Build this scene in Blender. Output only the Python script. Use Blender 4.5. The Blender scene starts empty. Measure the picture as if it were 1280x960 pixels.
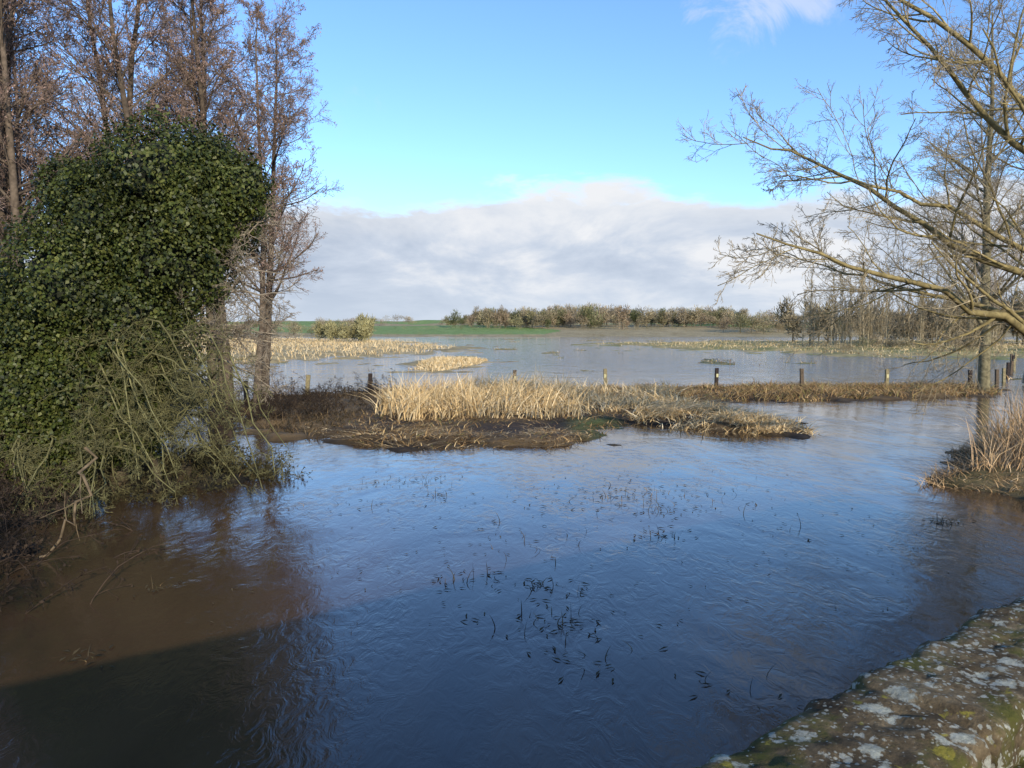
import bpy, bmesh, math, numpy as np
from mathutils import Vector, Matrix, noise as mn

scene = bpy.context.scene
scene.view_settings.view_transform = 'Standard'
scene.view_settings.look = 'None'
scene.view_settings.exposure = 0
rng = np.random.default_rng(7)

# ---------------------------------------------------------------- helpers
def link(o, parent=None):
    scene.collection.objects.link(o)
    if parent: o.parent = parent
    return o

def mesh_np(name, V, Fs, mat=None, col=None, smooth=False, parent=None):
    me = bpy.data.meshes.new(name)
    V = np.asarray(V, np.float32)
    me.vertices.add(len(V)); me.vertices.foreach_set('co', V.ravel())
    F = np.asarray(Fs, np.int32)
    tot = np.full(len(F), F.shape[1], np.int32)
    st = (np.arange(len(F))*F.shape[1]).astype(np.int32)
    me.loops.add(F.size); me.loops.foreach_set('vertex_index', F.ravel())
    me.polygons.add(len(tot)); me.polygons.foreach_set('loop_start', st)
    try: me.polygons.foreach_set('loop_total', tot)
    except Exception: pass
    if smooth: me.polygons.foreach_set('use_smooth', np.ones(len(tot), bool))
    if col is not None:
        a = me.color_attributes.new('col', 'FLOAT_COLOR', 'POINT')
        c = np.ones((len(V), 4), np.float32); c[:, :3] = col
        a.data.foreach_set('color', c.ravel())
    me.update(calc_edges=True)
    if mat: me.materials.append(mat)
    return link(bpy.data.objects.new(name, me), parent)

def empty(name, loc=(0, 0, 0)):
    e = bpy.data.objects.new(name, None); e.location = loc
    return link(e)

def hash2(ix, iy, s=0):
    n = (ix.astype(np.int64)*374761393 + iy.astype(np.int64)*668265263 + s*1274126177) & 0xffffffff
    n = ((n ^ (n >> 13))*1274126177) & 0xffffffff
    n = n ^ (n >> 16)
    return (n & 0xffff)/65535.0

def vnoise(x, y, s=0):
    ix = np.floor(x); iy = np.floor(y); fx = x-ix; fy = y-iy
    fx = fx*fx*(3-2*fx); fy = fy*fy*(3-2*fy)
    a = hash2(ix, iy, s); b = hash2(ix+1, iy, s); c = hash2(ix, iy+1, s); d = hash2(ix+1, iy+1, s)
    return (a*(1-fx)+b*fx)*(1-fy)+(c*(1-fx)+d*fx)*fy - 0.5

def fbm(x, y, o=4, s=0):
    r = 0; a = 1.0
    for i in range(o):
        r = r + a*vnoise(x*2**i+17*i, y*2**i-9*i, s+i); a *= .5
    return r

# ---------------------------------------------------------------- materials
def newmat(name):
    m = bpy.data.materials.new(name); m.use_nodes = True
    nt = m.node_tree
    return m, nt, nt.nodes['Principled BSDF']

def N(nt, t, **k):
    n = nt.nodes.new(t)
    for a, b in k.items(): setattr(n, a, b)
    return n

def noise_node(nt, scale, detail=4, rough=.55, vec=None, dist=0):
    n = N(nt, 'ShaderNodeTexNoise')
    n.inputs['Scale'].default_value = scale; n.inputs['Detail'].default_value = detail
    n.inputs['Roughness'].default_value = rough; n.inputs['Distortion'].default_value = dist
    if vec is not None: nt.links.new(vec, n.inputs['Vector'])
    return n

def ramp(nt, src, stops):
    r = N(nt, 'ShaderNodeValToRGB')
    e = r.color_ramp.elements
    while len(e) < len(stops): e.new(.5)
    for i, (p, c) in enumerate(stops):
        e[i].position = p; e[i].color = (c[0], c[1], c[2], 1) if not isinstance(c, float) else (c, c, c, 1)
    nt.links.new(src, r.inputs[0])
    return r

def mixc(nt, fac, a, b, mode='MIX'):
    m = N(nt, 'ShaderNodeMix', data_type='RGBA', blend_type=mode)
    for s, v in ((0, fac), (6, a), (7, b)):
        if hasattr(v, 'links'): nt.links.new(v, m.inputs[s])
        else: m.inputs[s].default_value = v if s == 0 else (v[0], v[1], v[2], 1)
    return m.outputs[2]

def nmath(nt, op, a, b_=None, c=None):
    n = N(nt, 'ShaderNodeMath', operation=op)
    for i, v in enumerate((a, b_, c)):
        if v is None: continue
        if hasattr(v, 'links'): nt.links.new(v, n.inputs[i])
        else: n.inputs[i].default_value = v
    return n.outputs[0]
def nmap(nt, v, a, b_, c=0, d=1):
    n = N(nt, 'ShaderNodeMapRange', interpolation_type='SMOOTHSTEP'); nt.links.new(v, n.inputs[0])
    for i, q in enumerate((a, b_, c, d)): n.inputs[i+1].default_value = q
    return n.outputs[0]

def colmat(name, scale=1.5, var=.5, rough=.8, trans=0, bump=0, spec=.3, det=3, bscale=8):
    m, nt, b = newmat(name)
    a = N(nt, 'ShaderNodeAttribute', attribute_name='col')
    g = N(nt, 'ShaderNodeNewGeometry')
    n = noise_node(nt, scale, det, .6, g.outputs['Position'])
    r = ramp(nt, n.outputs['Fac'], [(.3, float(1-var)), (.7, float(1+var*.6))])
    c = mixc(nt, 1.0, a.outputs['Color'], r.outputs['Color'], 'MULTIPLY')
    nt.links.new(c, b.inputs['Base Color'])
    b.inputs['Roughness'].default_value = rough
    b.inputs['Specular IOR Level'].default_value = spec
    if bump:
        bn = N(nt, 'ShaderNodeBump'); bn.inputs['Strength'].default_value = bump; bn.inputs['Distance'].default_value = .05
        n2 = noise_node(nt, scale*bscale, 4, .7, g.outputs['Position'])
        nt.links.new(n2.outputs['Fac'], bn.inputs['Height']); nt.links.new(bn.outputs[0], b.inputs['Normal'])
    if trans:
        t = N(nt, 'ShaderNodeBsdfTranslucent'); nt.links.new(c, t.inputs['Color'])
        mx = N(nt, 'ShaderNodeMixShader'); mx.inputs[0].default_value = trans
        nt.links.new(b.outputs[0], mx.inputs[1]); nt.links.new(t.outputs[0], mx.inputs[2])
        nt.links.new(mx.outputs[0], nt.nodes['Material Output'].inputs[0])
    return m

M_bark = colmat('bark', 6, .5, .9, det=2, spec=.15)
M_leaf = colmat('ivy_leaf', .9, .45, .5, trans=.2, spec=.3, det=2)
M_grass = colmat('dry_grass', .8, .25, .8, trans=.15, det=2, spec=.2)
M_far = colmat('distant_foliage', .05, .35, .9, det=2, spec=.1)
M_ground = colmat('ground_soil', .9, .45, .9, bump=.9, det=5)
M_wood = colmat('weathered_wood', 9, .4, .9, bump=.5)

# ---------------------------------------------------------------- tree tools
def unit(v): return v/np.maximum(np.linalg.norm(v, axis=-1, keepdims=True), 1e-9)

def walk(r, P0, D, L, n, wob, up, r0, rend):
    Nn = len(P0); P = np.zeros((Nn, n, 3)); P[:, 0] = P0; d = unit(D)
    for k in range(1, n):
        P[:, k] = P[:, k-1] + d*(L/(n-1))[:, None]
        d = unit(d + wob*r.normal(size=(Nn, 3)) + np.array([0, 0, up]))
    s = np.linspace(0, 1, n)
    R = r0[:, None]*(1-(1-rend)*s[None])
    return P, R

def children(r, P, R, L, c, t0, t1, ang, lr, n, wob, up, rr, rmin=.004, rend=.3):
    Np, m, _ = P.shape
    idx = np.repeat(np.arange(Np), c); Nn = len(idx)
    t = t0+(t1-t0)*((np.tile(np.arange(c), Np)+r.random(Nn))/c)
    f = t*(m-1); i = np.clip(f.astype(int), 0, m-2); w = (f-i)[:, None]
    A = P[idx, i]; B = P[idx, i+1]
    pos = A*(1-w)+B*w; T = unit(B-A)
    q = r.normal(size=(Nn, 3)); q = unit(q-(q*T).sum(1, keepdims=True)*T)
    a = np.radians(r.normal(ang, 12, Nn))[:, None]
    D = np.cos(a)*T+np.sin(a)*q
    Lc = L[idx]*lr*(1.15-.65*t)*r.uniform(.6, 1.25, Nn)
    Rp = R[idx, i]*(1-w[:, 0])+R[idx, i+1]*w[:, 0]
    r0 = np.maximum(Rp*rr*r.uniform(.7, 1.1, Nn), rmin)
    C, RC = walk(r, pos, D, Lc, n, wob, up, r0, rend)
    return C, np.maximum(RC, rmin*.7), Lc

def tubes(sets):
    Vs, Fs, Cs = [], [], []; off = 0
    for P, R, k, col in sets:
        Nn, n, _ = P.shape
        T = unit(np.gradient(P, axis=1))
        ref = np.array([.31, .87, .23]); ref2 = np.array([.9, -.2, .1])
        U = np.cross(T, ref); bad = np.linalg.norm(U, axis=-1) < .2
        U[bad] = np.cross(T, ref2)[bad]; U = unit(U); W = np.cross(T, U)
        a = np.arange(k)*2*np.pi/k
        V = P[:, :, None]+R[:, :, None, None]*(np.cos(a)[:, None]*U[:, :, None]+np.sin(a)[:, None]*W[:, :, None])
        base = off+np.arange(Nn)[:, None, None]*n*k
        i = np.arange(n-1)[None, :, None]; j = np.arange(k)[None, None]; j2 = (j+1) % k
        F = np.stack([base+i*k+j, base+i*k+j2, base+(i+1)*k+j2, base+(i+1)*k+j], -1).reshape(-1, 4)
        C = np.ones((Nn, n*k, 3))*np.array(col)*rng.uniform(.75, 1.2, (Nn, 1, 1))
        Vs.append(V.reshape(-1, 3)); Fs.append(F); Cs.append(C.reshape(-1, 3)); off += Nn*n*k
    return np.concatenate(Vs), np.concatenate(Fs), np.concatenate(Cs)

def leaves(C, Nrm, size, r, down=.6, aspect=.8):
    n = len(C)
    d = r.normal(size=(n, 3))*.7; d[:, 2] -= down
    Nn = unit(Nrm); d = unit(d-(d*Nn).sum(1, keepdims=True)*Nn); s = np.cross(Nn, d)
    L = (size*r.uniform(.6, 1.3, n))[:, None]
    V = np.stack([C-d*L*.5, C-d*L*.1+s*L*.5*aspect+Nn*L*.08, C+d*L*.6, C-d*L*.1-s*L*.5*aspect+Nn*L*.08], 1)
    F = np.arange(n*4).reshape(n, 4)
    return V.reshape(-1, 3), F

def blades(B, H, lean, w, r, rows=4):
    n = len(B); s = np.linspace(0, 1, rows)
    az = r.normal(0, .9, n); side = np.stack([np.cos(az), np.sin(az), np.zeros(n)], 1)
    V = np.zeros((n, rows, 2, 3))
    for k in range(rows):
        c = B+np.array([0, 0, 1])*(H*(s[k]-.35*s[k]**2*np.minimum(1, np.linalg.norm(lean, axis=1)/np.maximum(H, .01))))[:, None]+lean*s[k]**1.7
        ww = (w*(1-.85*s[k]**2))[:, None]*.5
        V[:, k, 0] = c-side*ww; V[:, k, 1] = c+side*ww
    base = np.arange(n)[:, None]*rows*2; i = np.arange(rows-1)[None]*2
    F = np.stack([base+i, base+i+1, base+i+3, base+i+2], -1).reshape(-1, 4)
    return V.reshape(-1, 3), F

def merge(parts):
    Vs, Fs, Cs = [], [], []; o = 0
    for V, F, C in parts:
        Vs.append(V); Fs.append(F+o); Cs.append(C); o += len(V)
    return np.concatenate(Vs), np.concatenate(Fs), np.concatenate(Cs)

# ---------------------------------------------------------------- terrain
def sdpoly(x, y, poly):
    p = np.array(poly, float); d = np.full(x.shape, 1e18); inside = np.zeros(x.shape, bool)
    for i in range(len(p)):
        a = p[i]; b = p[(i+1) % len(p)]; e = b-a
        wx = x-a[0]; wy = y-a[1]
        t = np.clip((wx*e[0]+wy*e[1])/(e@e), 0, 1)
        d = np.minimum(d, (wx-t*e[0])**2+(wy-t*e[1])**2)
        if a[1] != b[1]:
            c = ((a[1] > y) != (b[1] > y)) & (x < (b[0]-a[0])*(y-a[1])/(b[1]-a[1])+a[0]); inside ^= c
    return np.where(inside, 1, -1)*np.sqrt(d)

SPIT = [(-9.7, 28.1), (-7.7, 25.6), (-5.7, 24.7), (-3.8, 23), (-1.9, 22.9), (1.2, 23.4), (2.6, 24.2), (4.1, 28.1), (5.6, 29.8), (7, 26.4),
        (9.6, 25.8), (10.3, 27), (10.2, 30.6), (8.8, 35.3), (10.4, 38.4), (14.2, 38.5), (23.3, 41), (27.5, 42.5), (29, 47), (22.8, 48), (12.5, 46.5),
        (2.8, 45), (-7.4, 45), (-12.7, 40), (-13, 33.6)]
LBANK = [(-90, -20), (-8, -20), (-6.6, 4), (-6.5, 8.5), (-8.2, 11.4), (-9.6, 14.6), (-8.6, 16.6), (-5.8, 18.6), (-6.0, 19.6), (-8, 20.2), (-10.5, 21), (-13.5, 25),
         (-15, 38), (-22, 55), (-40, 80), (-90, 100)]
RBANK = [(9.3, 17.5), (10.9, 16.4), (14, 13.5), (16, 4), (60, -20), (90, -20), (90, 24), (18, 25), (12.8, 22.5), (11.4, 19.8)]
LFIELD = [(-25, 82), (-21, 91), (-14, 111), (-10.6, 157), (-27, 216), (-78, 288), (-400, 330), (-400, 100), (-60, 76)]
PATCH = [(-9.4, 69), (-6.5, 65), (-3.9, 75), (-2.5, 91), (-9.7, 95)]
RFIELD = [(20, 192), (31.6, 142), (48, 111), (68, 98), (400, 80), (500, 260), (90, 240), (55, 220)]

def terrain(x, y):
    nz = fbm(x*.9, y*.9, 4, 3); nl = fbm(x*.08, y*.05, 4, 11); nm = fbm(x*.3, y*.2, 4, 21); nh = fbm(x*.008, y*.008, 3, 51)
    z = np.full(x.shape, -.7); reg = np.zeros(x.shape, int)
    def put(h, k):
        nonlocal z, reg
        m = h > z; z = np.where(m, h, z); reg = np.where(m, k, reg)
    put(np.clip((sdpoly(x, y, SPIT)+nz*1.3)*.16, -.6, .20)+nz*.14, 1)
    put(np.clip((sdpoly(x, y, LBANK)+nz*.9)*.3, -.6, .8)+nz*.14, 2)
    put(np.clip((sdpoly(x, y, RBANK)+nz*.6)*.3, -.6, 1.1)+nz*.1, 3)
    put(np.clip((sdpoly(x, y, LFIELD)+nm*12)*.02, -.6, .3)+nm*.22, 4)
    put(np.clip((sdpoly(x, y, PATCH)+nm*5)*.05, -.6, .15)+nm*.2, 4)
    put(np.clip((sdpoly(x, y, RFIELD)+nm*16)*.02, -.6, .3)+nm*.30, 5)
    sh = np.clip(fbm(x*.16, y*.06, 4, 41)*1.2-.43-.1*np.clip((60-x)/60, 0, 1), -.6, .1)
    put(np.where((y > 55) & (y < 300), sh, -.7), 6)
    far = (y-390+nl*60)
    hh = np.clip(far*.02, -.6, .4)+np.clip((y-410)/150, 0, 1)*5+np.clip((y-560)/600, 0, 1)*6+np.clip((y-900)/1500, 0, 1)*14 + np.clip((y-440)/200, 0, 1)*nh*7
    put(hh, 7)
    put(np.clip((np.abs(x)-260)*.01, -.6, 3)-np.clip((160-y)/50, 0, 1)*4, 7)
    return z, reg

def axis(lo, hi, fine_lo, fine_hi, st, g):
    a = list(np.arange(fine_lo, fine_hi, st)); s = st; v = a[-1]
    while v < hi: s *= g; v += s; a.append(v)
    s = st; v = a[0]; b = []
    while v > lo: s *= g; v -= s; b.append(v)
    return np.array(b[::-1]+a)
xs = axis(-3000, 3000, -22, 30, .2, 1.04); ys = axis(-60, 4200, 5, 49, .2, 1.022)
X, Y = np.meshgrid(xs, ys); Z, REG = terrain(X, Y)
nx, ny = len(xs), len(ys)
cn = fbm(X*.25, Y*.25, 4, 31)+.5; cn2 = vnoise(X/110+.3, Y/60, 77)+.5; fine = fbm(X*2.3, Y*2.3, 3, 91)
C = np.zeros(X.shape+(3,))
def lerp(a, b, t): return np.array(a)*(1-t[..., None])+np.array(b)*t[..., None]
t = np.clip(cn*1.3-.1+fine*.5, 0, 1)
C[:] = (.07, .05, .03)
for k, (a, b) in {1: ((.04, .027, .015), (.18, .12, .055)), 2: ((.022, .02, .01), (.07, .055, .03)), 3: ((.06, .06, .025), (.22, .17, .08)),
                  4: ((.32, .24, .10), (.5, .38, .18)), 5: ((.22, .22, .06), (.46, .35, .15)), 6: ((.22, .20, .07), (.38, .30, .13))}.items():
    m = REG == k; C[m] = lerp(a, b, t)[m]
m = REG == 7
grn = lerp((.18, .27, .06), (.25, .33, .09), np.clip(cn, 0, 1)); strw = lerp((.34, .26, .12), (.44, .34, .17), t)
g = ((cn2 > .47) & (Y > 425))[..., None]
C[m] = np.where(g, grn, strw)[m]
gm = np.clip(1-np.hypot((X-3.2)/1.6, (Y-27)/3.5), 0, 1)*2; gm = np.clip(gm, 0, 1)
C = C*(1-gm[..., None]*.7)+np.array((.11, .15, .04))*gm[..., None]*.7
mm = np.clip(1.6-np.hypot((X-.3)/3.6, (Y-26.5)/3.2)*1.6, 0, 1)*(1-gm)*(REG == 1)
C = C*(1-mm[..., None])+np.array((.05, .032, .018))*mm[..., None]
wet = np.clip((Z-.0)/.12, 0, 1)*(Y < 60)+(Y >= 60); C *= (.45+.55*wet)[..., None]
I = (np.arange(ny-1)[:, None]*nx+np.arange(nx-1)[None])
F = np.stack([I, I+1, I+nx+1, I+nx], -1).reshape(-1, 4)
mesh_np('ground', np.stack([X, Y, Z], -1).reshape(-1, 3), F, M_ground, C.reshape(-1, 3), smooth=True)

# ---------------------------------------------------------------- water
m, nt, b = newmat('river_water')
g = N(nt, 'ShaderNodeNewGeometry')
mp = N(nt, 'ShaderNodeMapping'); mp.inputs['Rotation'].default_value = (0, 0, .5); mp.inputs['Scale'].default_value = (1, .5, 1)
nt.links.new(g.outputs['Position'], mp.inputs[0])
sp = N(nt, 'ShaderNodeSeparateXYZ'); nt.links.new(g.outputs['Position'], sp.inputs[0])
# calm and ruffled patches drift over the river; the open flood beyond the fence is wind ruffled
pt = noise_node(nt, .35, 3, .6, mp.outputs[0], 1.5)
patch = nmap(nt, pt.outputs['Fac'], .38, .62, .25, 1.0)
wind = nmap(nt, sp.outputs['Y'], 36, 90, 0, 1)
n1 = noise_node(nt, 4.5, 4, .6, mp.outputs[0], 1.4); n2 = noise_node(nt, .5, 2, .5, mp.outputs[0], 1.0)
b1 = N(nt, 'ShaderNodeBump'); b1.inputs['Distance'].default_value = .05
s1_ = nmath(nt, 'MULTIPLY_ADD', patch, .22, .03); nt.links.new(nmath(nt, 'MULTIPLY_ADD', wind, .72, s1_), b1.inputs['Strength'])
b2 = N(nt, 'ShaderNodeBump'); b2.inputs['Strength'].default_value = .13; nt.links.new(nmath(nt, 'MULTIPLY_ADD', wind, 1.0, .22), b2.inputs['Distance'])
nt.links.new(n2.outputs['Fac'], b2.inputs['Height']); nt.links.new(n1.outputs['Fac'], b1.inputs['Height'])
nt.links.new(b2.outputs[0], b1.inputs['Normal']); nt.links.new(b1.outputs[0], b.inputs['Normal'])
nn = noise_node(nt, .25, 3, .6, mp.outputs[0], .8)
r = ramp(nt, nn.outputs['Fac'], [(.35, (.036, .022, .013)), (.65, (.082, .048, .025))])
nt.links.new(r.outputs[0], b.inputs['Base Color'])
b.inputs['Roughness'].default_value = .05; b.inputs['IOR'].default_value = 1.45
M_water = m
wv = [(-3000, -60, 0), (3000, -60, 0), (3000, 4200, 0), (-3000, 4200, 0)]
mesh_np('water', wv, [[0, 1, 2, 3]], M_water)

# ---------------------------------------------------------------- reeds and grass
def hz(x, y): return terrain(np.asarray(x, float), np.asarray(y, float))[0]
def scatter(n, x0, x1, y0, y1, poly=None, zmin=-.02, dens=None):
    x = rng.uniform(x0, x1, n); y = rng.uniform(y0, y1, n)
    k = np.ones(n, bool)
    if poly is not None: k &= sdpoly(x, y, poly) > 0
    z = hz(x, y); k &= z > zmin
    if dens is not None: k &= rng.random(n) < dens(x, y)
    return np.stack([x[k], y[k], z[k]], 1)
def reedset(B, h, hv, lean, w, cols, bias=(0, 0)):
    n = len(B); H = h*rng.uniform(1-hv, 1+hv, n)*(1+.8*fbm(B[:, 0]*.7, B[:, 1]*.7, 3, 5))
    cl = fbm(B[:, 0]*.6, B[:, 1]*.6, 2, 8)*2.5
    ln = np.stack([rng.normal(bias[0], 1, n)+cl, rng.normal(bias[1], 1, n), np.zeros(n)], 1)*lean*H[:, None]
    V, F = blades(B-np.array([0, 0, .05]), H, ln, np.full(n, w)*rng.uniform(.6, 1.4, n), rng)
    c = np.array(cols)[rng.integers(0, len(cols), n)]*rng.uniform(.7, 1.2, (n, 1))
    return V, F, np.repeat(c, 8, 0)
STRAW = [(.84, .64, .34), (.76, .55, .27), (.88, .72, .44), (.60, .42, .20)]
BROWN = [(.26, .16, .07), (.36, .23, .10), (.16, .10, .045), (.44, .29, .13)]
OLIVE = [(.18, .18, .05), (.30, .26, .09), (.36, .26, .1), (.13, .13, .03)]
TALL = [(-5.6, 31), (-4.5, 28.6), (-1, 29.5), (1.8, 29), (4.3, 31.5), (8, 37), (8.5, 41), (3, 42), (-3, 41), (-5.8, 37)]
RFLAT = [(4.5, 29), (7, 26.2), (10.5, 26), (10.5, 30), (8, 36), (5.5, 34)]
clump = lambda x, y: np.clip(.75+1.6*fbm(x*.8, y*.8, 2, 15), .1, 1)
A = scatter(14000, -6, 9, 28, 42, TALL, dens=clump)
Bp = scatter(11000, 4, 11, 25.5, 36, RFLAT, zmin=-.2, dens=clump)
tall = A[A[:, 0] < 2.8]
p = merge([reedset(tall, 1.05, .45, .5, .04, STRAW, (.5, -.4)), reedset(A[A[:, 0] >= 2.8], .65, .4, .8, .038, STRAW),
         reedset(Bp, .42, .4, 1.2, .038, STRAW, (.6, -.5))])
mesh_np('reed_bed', p[0], p[1], M_grass, p[2])
G = scatter(52000, -14, 29, 22, 48, SPIT, zmin=-.06, dens=lambda x, y: np.clip(1.3-np.clip(1.6-np.hypot((x-.3)/3.6, (y-26.5)/3.2)*1.6, 0, 1)*1.05, 0, 1)*np.clip(.85+1.5*fbm(x*.7, y*.7, 2, 19), .2, 1))
gl = G[(G[:, 0] > -6)]; gd = G[G[:, 0] <= -6]; hf = len(gl)//2
FR = scatter(14000, -8.0, 3, 22.5, 27.5, SPIT, zmin=-.08, dens=lambda x, y: np.clip(.7+2.2*fbm(x*.9, y*1.1, 3, 61)-.07*np.abs(x+3), 0, 1))
BK = scatter(16000, 4, 29, 37, 48.5, SPIT, zmin=-.08)
p = merge([reedset(gl[:hf], .24, .6, 1.5, .03, BROWN+STRAW[1:2]), reedset(gl[hf:], .18, .5, 1.8, .025, BROWN[:3]+OLIVE[:1]), reedset(gd, .3, .6, .9, .03, [(.07, .05, .03), (.12, .08, .04), (.05, .04, .02), (.2, .14, .07)]),
           reedset(FR, .13, .6, 2.6, .025, BROWN+STRAW[1:]), reedset(BK, .34, .6, 1.0, .035, BROWN+STRAW[3:]+OLIVE[1:2])])
mesh_np('matted_dead_grass', p[0], p[1], M_grass, p[2])
G = scatter(22000, -22, -5, 3, 26, LBANK, zmin=-.15)
p = merge([reedset(G, .4, .5, .8, .018, [(.09, .06, .03), (.14, .09, .045), (.05, .045, .02), (.2, .14, .07), (.08, .09, .03)])])
mesh_np('rough_bank_grass', p[0], p[1], M_grass, p[2])
G = scatter(16000, 8.4, 19, 15.5, 25, RBANK, zmin=-.2)
sdr = sdpoly(G[:, 0], G[:, 1], RBANK); G1 = G[sdr > .9]; G2 = G[sdr <= 1.0]
RS = [(.66, .45, .25), (.76, .56, .32), (.52, .35, .18), (.36, .24, .12)]
p = merge([reedset(G1[:4200], 1.05, .5, .35, .02, RS), reedset(G2, .25, .6, 1.6, .02, RS+BROWN[:2]), reedset(G1[4200:], .35, .5, .9, .02, RS+BROWN[:2])])
mesh_np('reed_clump', p[0], p[1], M_grass, p[2])
G1 = scatter(26000, -120, 0, 64, 290, LFIELD, zmin=0); G2 = scatter(9000, -12, 0, 62, 96, PATCH, zmin=-.03); G3 = scatter(30000, 15, 200, 80, 250, RFIELD, zmin=0)
G4 = scatter(70000, -60, 100, 55, 280, None, zmin=-.03, dens=lambda x, y: terrain(x, y)[1] == 6)
def scaled(B, h, cols): return reedset(B, h, .5, .6, .07, cols)
p = merge([scaled(G1, .8, STRAW), scaled(G2, .35, STRAW), scaled(G3, .5, STRAW+OLIVE[1:3]), scaled(G4, .3, OLIVE+BROWN+STRAW[1:3])])
mesh_np('marsh_grass', p[0], p[1], M_grass, p[2])
cl = [(-2.9, 17.8, .5, 10), (-2.2, 18.3, .5, 10), (-1.7, 16.5, .3, 8), (-.6, 10.9, .35, 12), (.38, 10.6, .15, 10), (.35, 9.2, .45, 18), (.9, 10.4, .15, 4), (2.3, 16.6, .9, 22), (3.0, 15.2, .5, 12),
      (2.6, 13.2, .3, 14), (1.8, 15.8, .9, 14), (3.2, 17, .8, 12), (.4, 13.5, .7, 8), (8, 14.2, .2, 10), (-3.2, 15.6, .6, 6), (4.3, 16, .9, 8), (1, 8.2, .5, 8), (-4.9, 10.5, .15, 6), (-4.6, 8.2, .15, 8), (0, 11.8, .8, 6), (2.2, 7.6, .3, 4), (5.5, 14, .9, 6)]
pp = []
for x, y, s, n in cl:
    B = np.stack([rng.normal(x, s*.7, n), rng.normal(y, s*.6, n), np.zeros(n)], 1)
    H = rng.uniform(.03, .26, n)
    ln = rng.normal(size=(n, 3))*.11; ln[:, 2] = 0
    V, F = blades(B-np.array([0, 0, .02]), H, ln, np.full(n, .013), rng)
    pp.append((V, F, np.repeat(np.array([(.07, .055, .03), (.08, .07, .03), (.04, .03, .015), (.25, .18, .09)])[rng.integers(0, 4, n)], 8, 0)))
    k = n*2
    Cc = np.stack([rng.normal(x, s*1.1, k), rng.normal(y, s*.9, k), np.full(k, .012)], 1)
    V, F = leaves(Cc, np.tile([0, 0, 1.], (k, 1))+rng.normal(size=(k, 3))*.15, .11, rng, 0, .22)
    pp.append((V, F, np.tile((.09, .07, .035), (len(V), 1))))
k = 260; Cc = np.stack([rng.uniform(-4, 7, k), rng.uniform(9, 21, k), np.full(k, .012)], 1); V, F = leaves(Cc, np.tile([0, 0, 1.], (k, 1))+rng.normal(size=(k, 3))*.1, .07, rng, 0, .25)
pp.append((V, F, np.tile((.12, .095, .05), (len(V), 1))))
p = merge(pp); mesh_np('flooded_plant_stems', p[0], p[1], M_grass, p[2])

# ---------------------------------------------------------------- trees
def alder(seed, H, r0, spread=1.0, col=(.12, .092, .065), twig=(.27, .195, .15), cat=True, lo=.25, dens=1.0, up=.07):
    r = np.random.default_rng(seed)
    P, R = walk(r, np.zeros((1, 3)), np.array([[r.normal(0, .03), r.normal(0, .03), 1]]), np.array([H]), 14, .035, .12, np.array([r0]), .12)
    L = np.array([H])
    s = [(P, R, 8, col)]
    P1, R1, L1 = children(r, P, R, L, int(44*dens), lo, .98, 52, .23*spread, 7, .10, up, .42)
    P2, R2, L2 = children(r, P1, R1, L1, 8, .15, 1, 44, .46, 5, .12, up, .5, .011)
    P3, R3, L3 = children(r, P2, R2, L2, 7, .12, 1, 44, .5, 4, .14, up*.6, .55, .0085)
    P4, R4, L4 = children(r, P3, R3, L3, 4, .1, 1, 44, .62, 3, .15, 0, .6, .0075)
    s += [(P1, R1, 5, col), (P2, R2, 4, np.array(col)*1.1), (P3, R3, 3, twig), (P4, R4, 3, twig)]
    V, F, Cc = tubes(s)
    if cat:
        tips = P4[:, -1]; k = r.random(len(tips)) < .75; tips = tips[k]
        LV, LF = leaves(tips, r.normal(size=tips.shape), .095, r, 1.2, .4)
        V, F, Cc = merge([(V, F, Cc), (LV, LF, np.tile(np.array((.31, .21, .165)), (len(LV), 1)))])
    return V, F, Cc
def place(me, name, x, y, rot, sc, zs=1, z=None):
    o = bpy.data.objects.new(name, me); o.location = (x, y, (max(float(hz([x], [y])[0]), -.3)-.1) if z is None else z); o.rotation_euler = (0, 0, rot); o.scale = (sc, sc, sc*zs)
    return link(o)
al = []
for i, (sd, H, r0, sp_) in enumerate([(1, 20, .27, 1.05), (2, 19, .22, .95), (3, 17, .17, 1.0)]):
    V, F, Cc = alder(sd, H, r0, sp_)
    me_o = mesh_np('alder_tree', V, F, M_bark, Cc); al.append(me_o.data); bpy.data.objects.remove(me_o)
for i, (k, x, y, ro, sc) in enumerate([(0, -19.6, 30, 0, 1.05), (1, -15.8, 31, 1, 1.05), (2, -10.9, 32.5, 2, .98), (0, -13.6, 35, 3, 1.0), (1, -21.5, 33, 4, 1.1), (1, -17.6, 36, 5, 1.1),
                                       (2, -16.6, 25.5, .5, 1.1), (0, -13.6, 28.5, 5, .9), (2, -24, 38, 3.3, 1.2), (1, -11.6, 36, 2.4, .95), (2, -19, 42, 1.3, 1.1), (0, -15.2, 40, 4.4, 1.0), (1, -18.3, 27, 2.2, 1.0), (1, -12.4, 33.5, 5.5, 1.05)]):
    place(al[k], 'alder_tree', x, y, ro, sc)
# younger alders standing upstream of the bridge; their shadows fall over the muddy shallows
for k, x, y, ro, sc in [(0, -1.2, -9, 1, .42), (1, 1.5, -10.5, 2, .46), (2, -4.0, -8, 3, .42)]: place(al[k], 'alder_tree', x, y, ro, sc, z=-.2)

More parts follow.
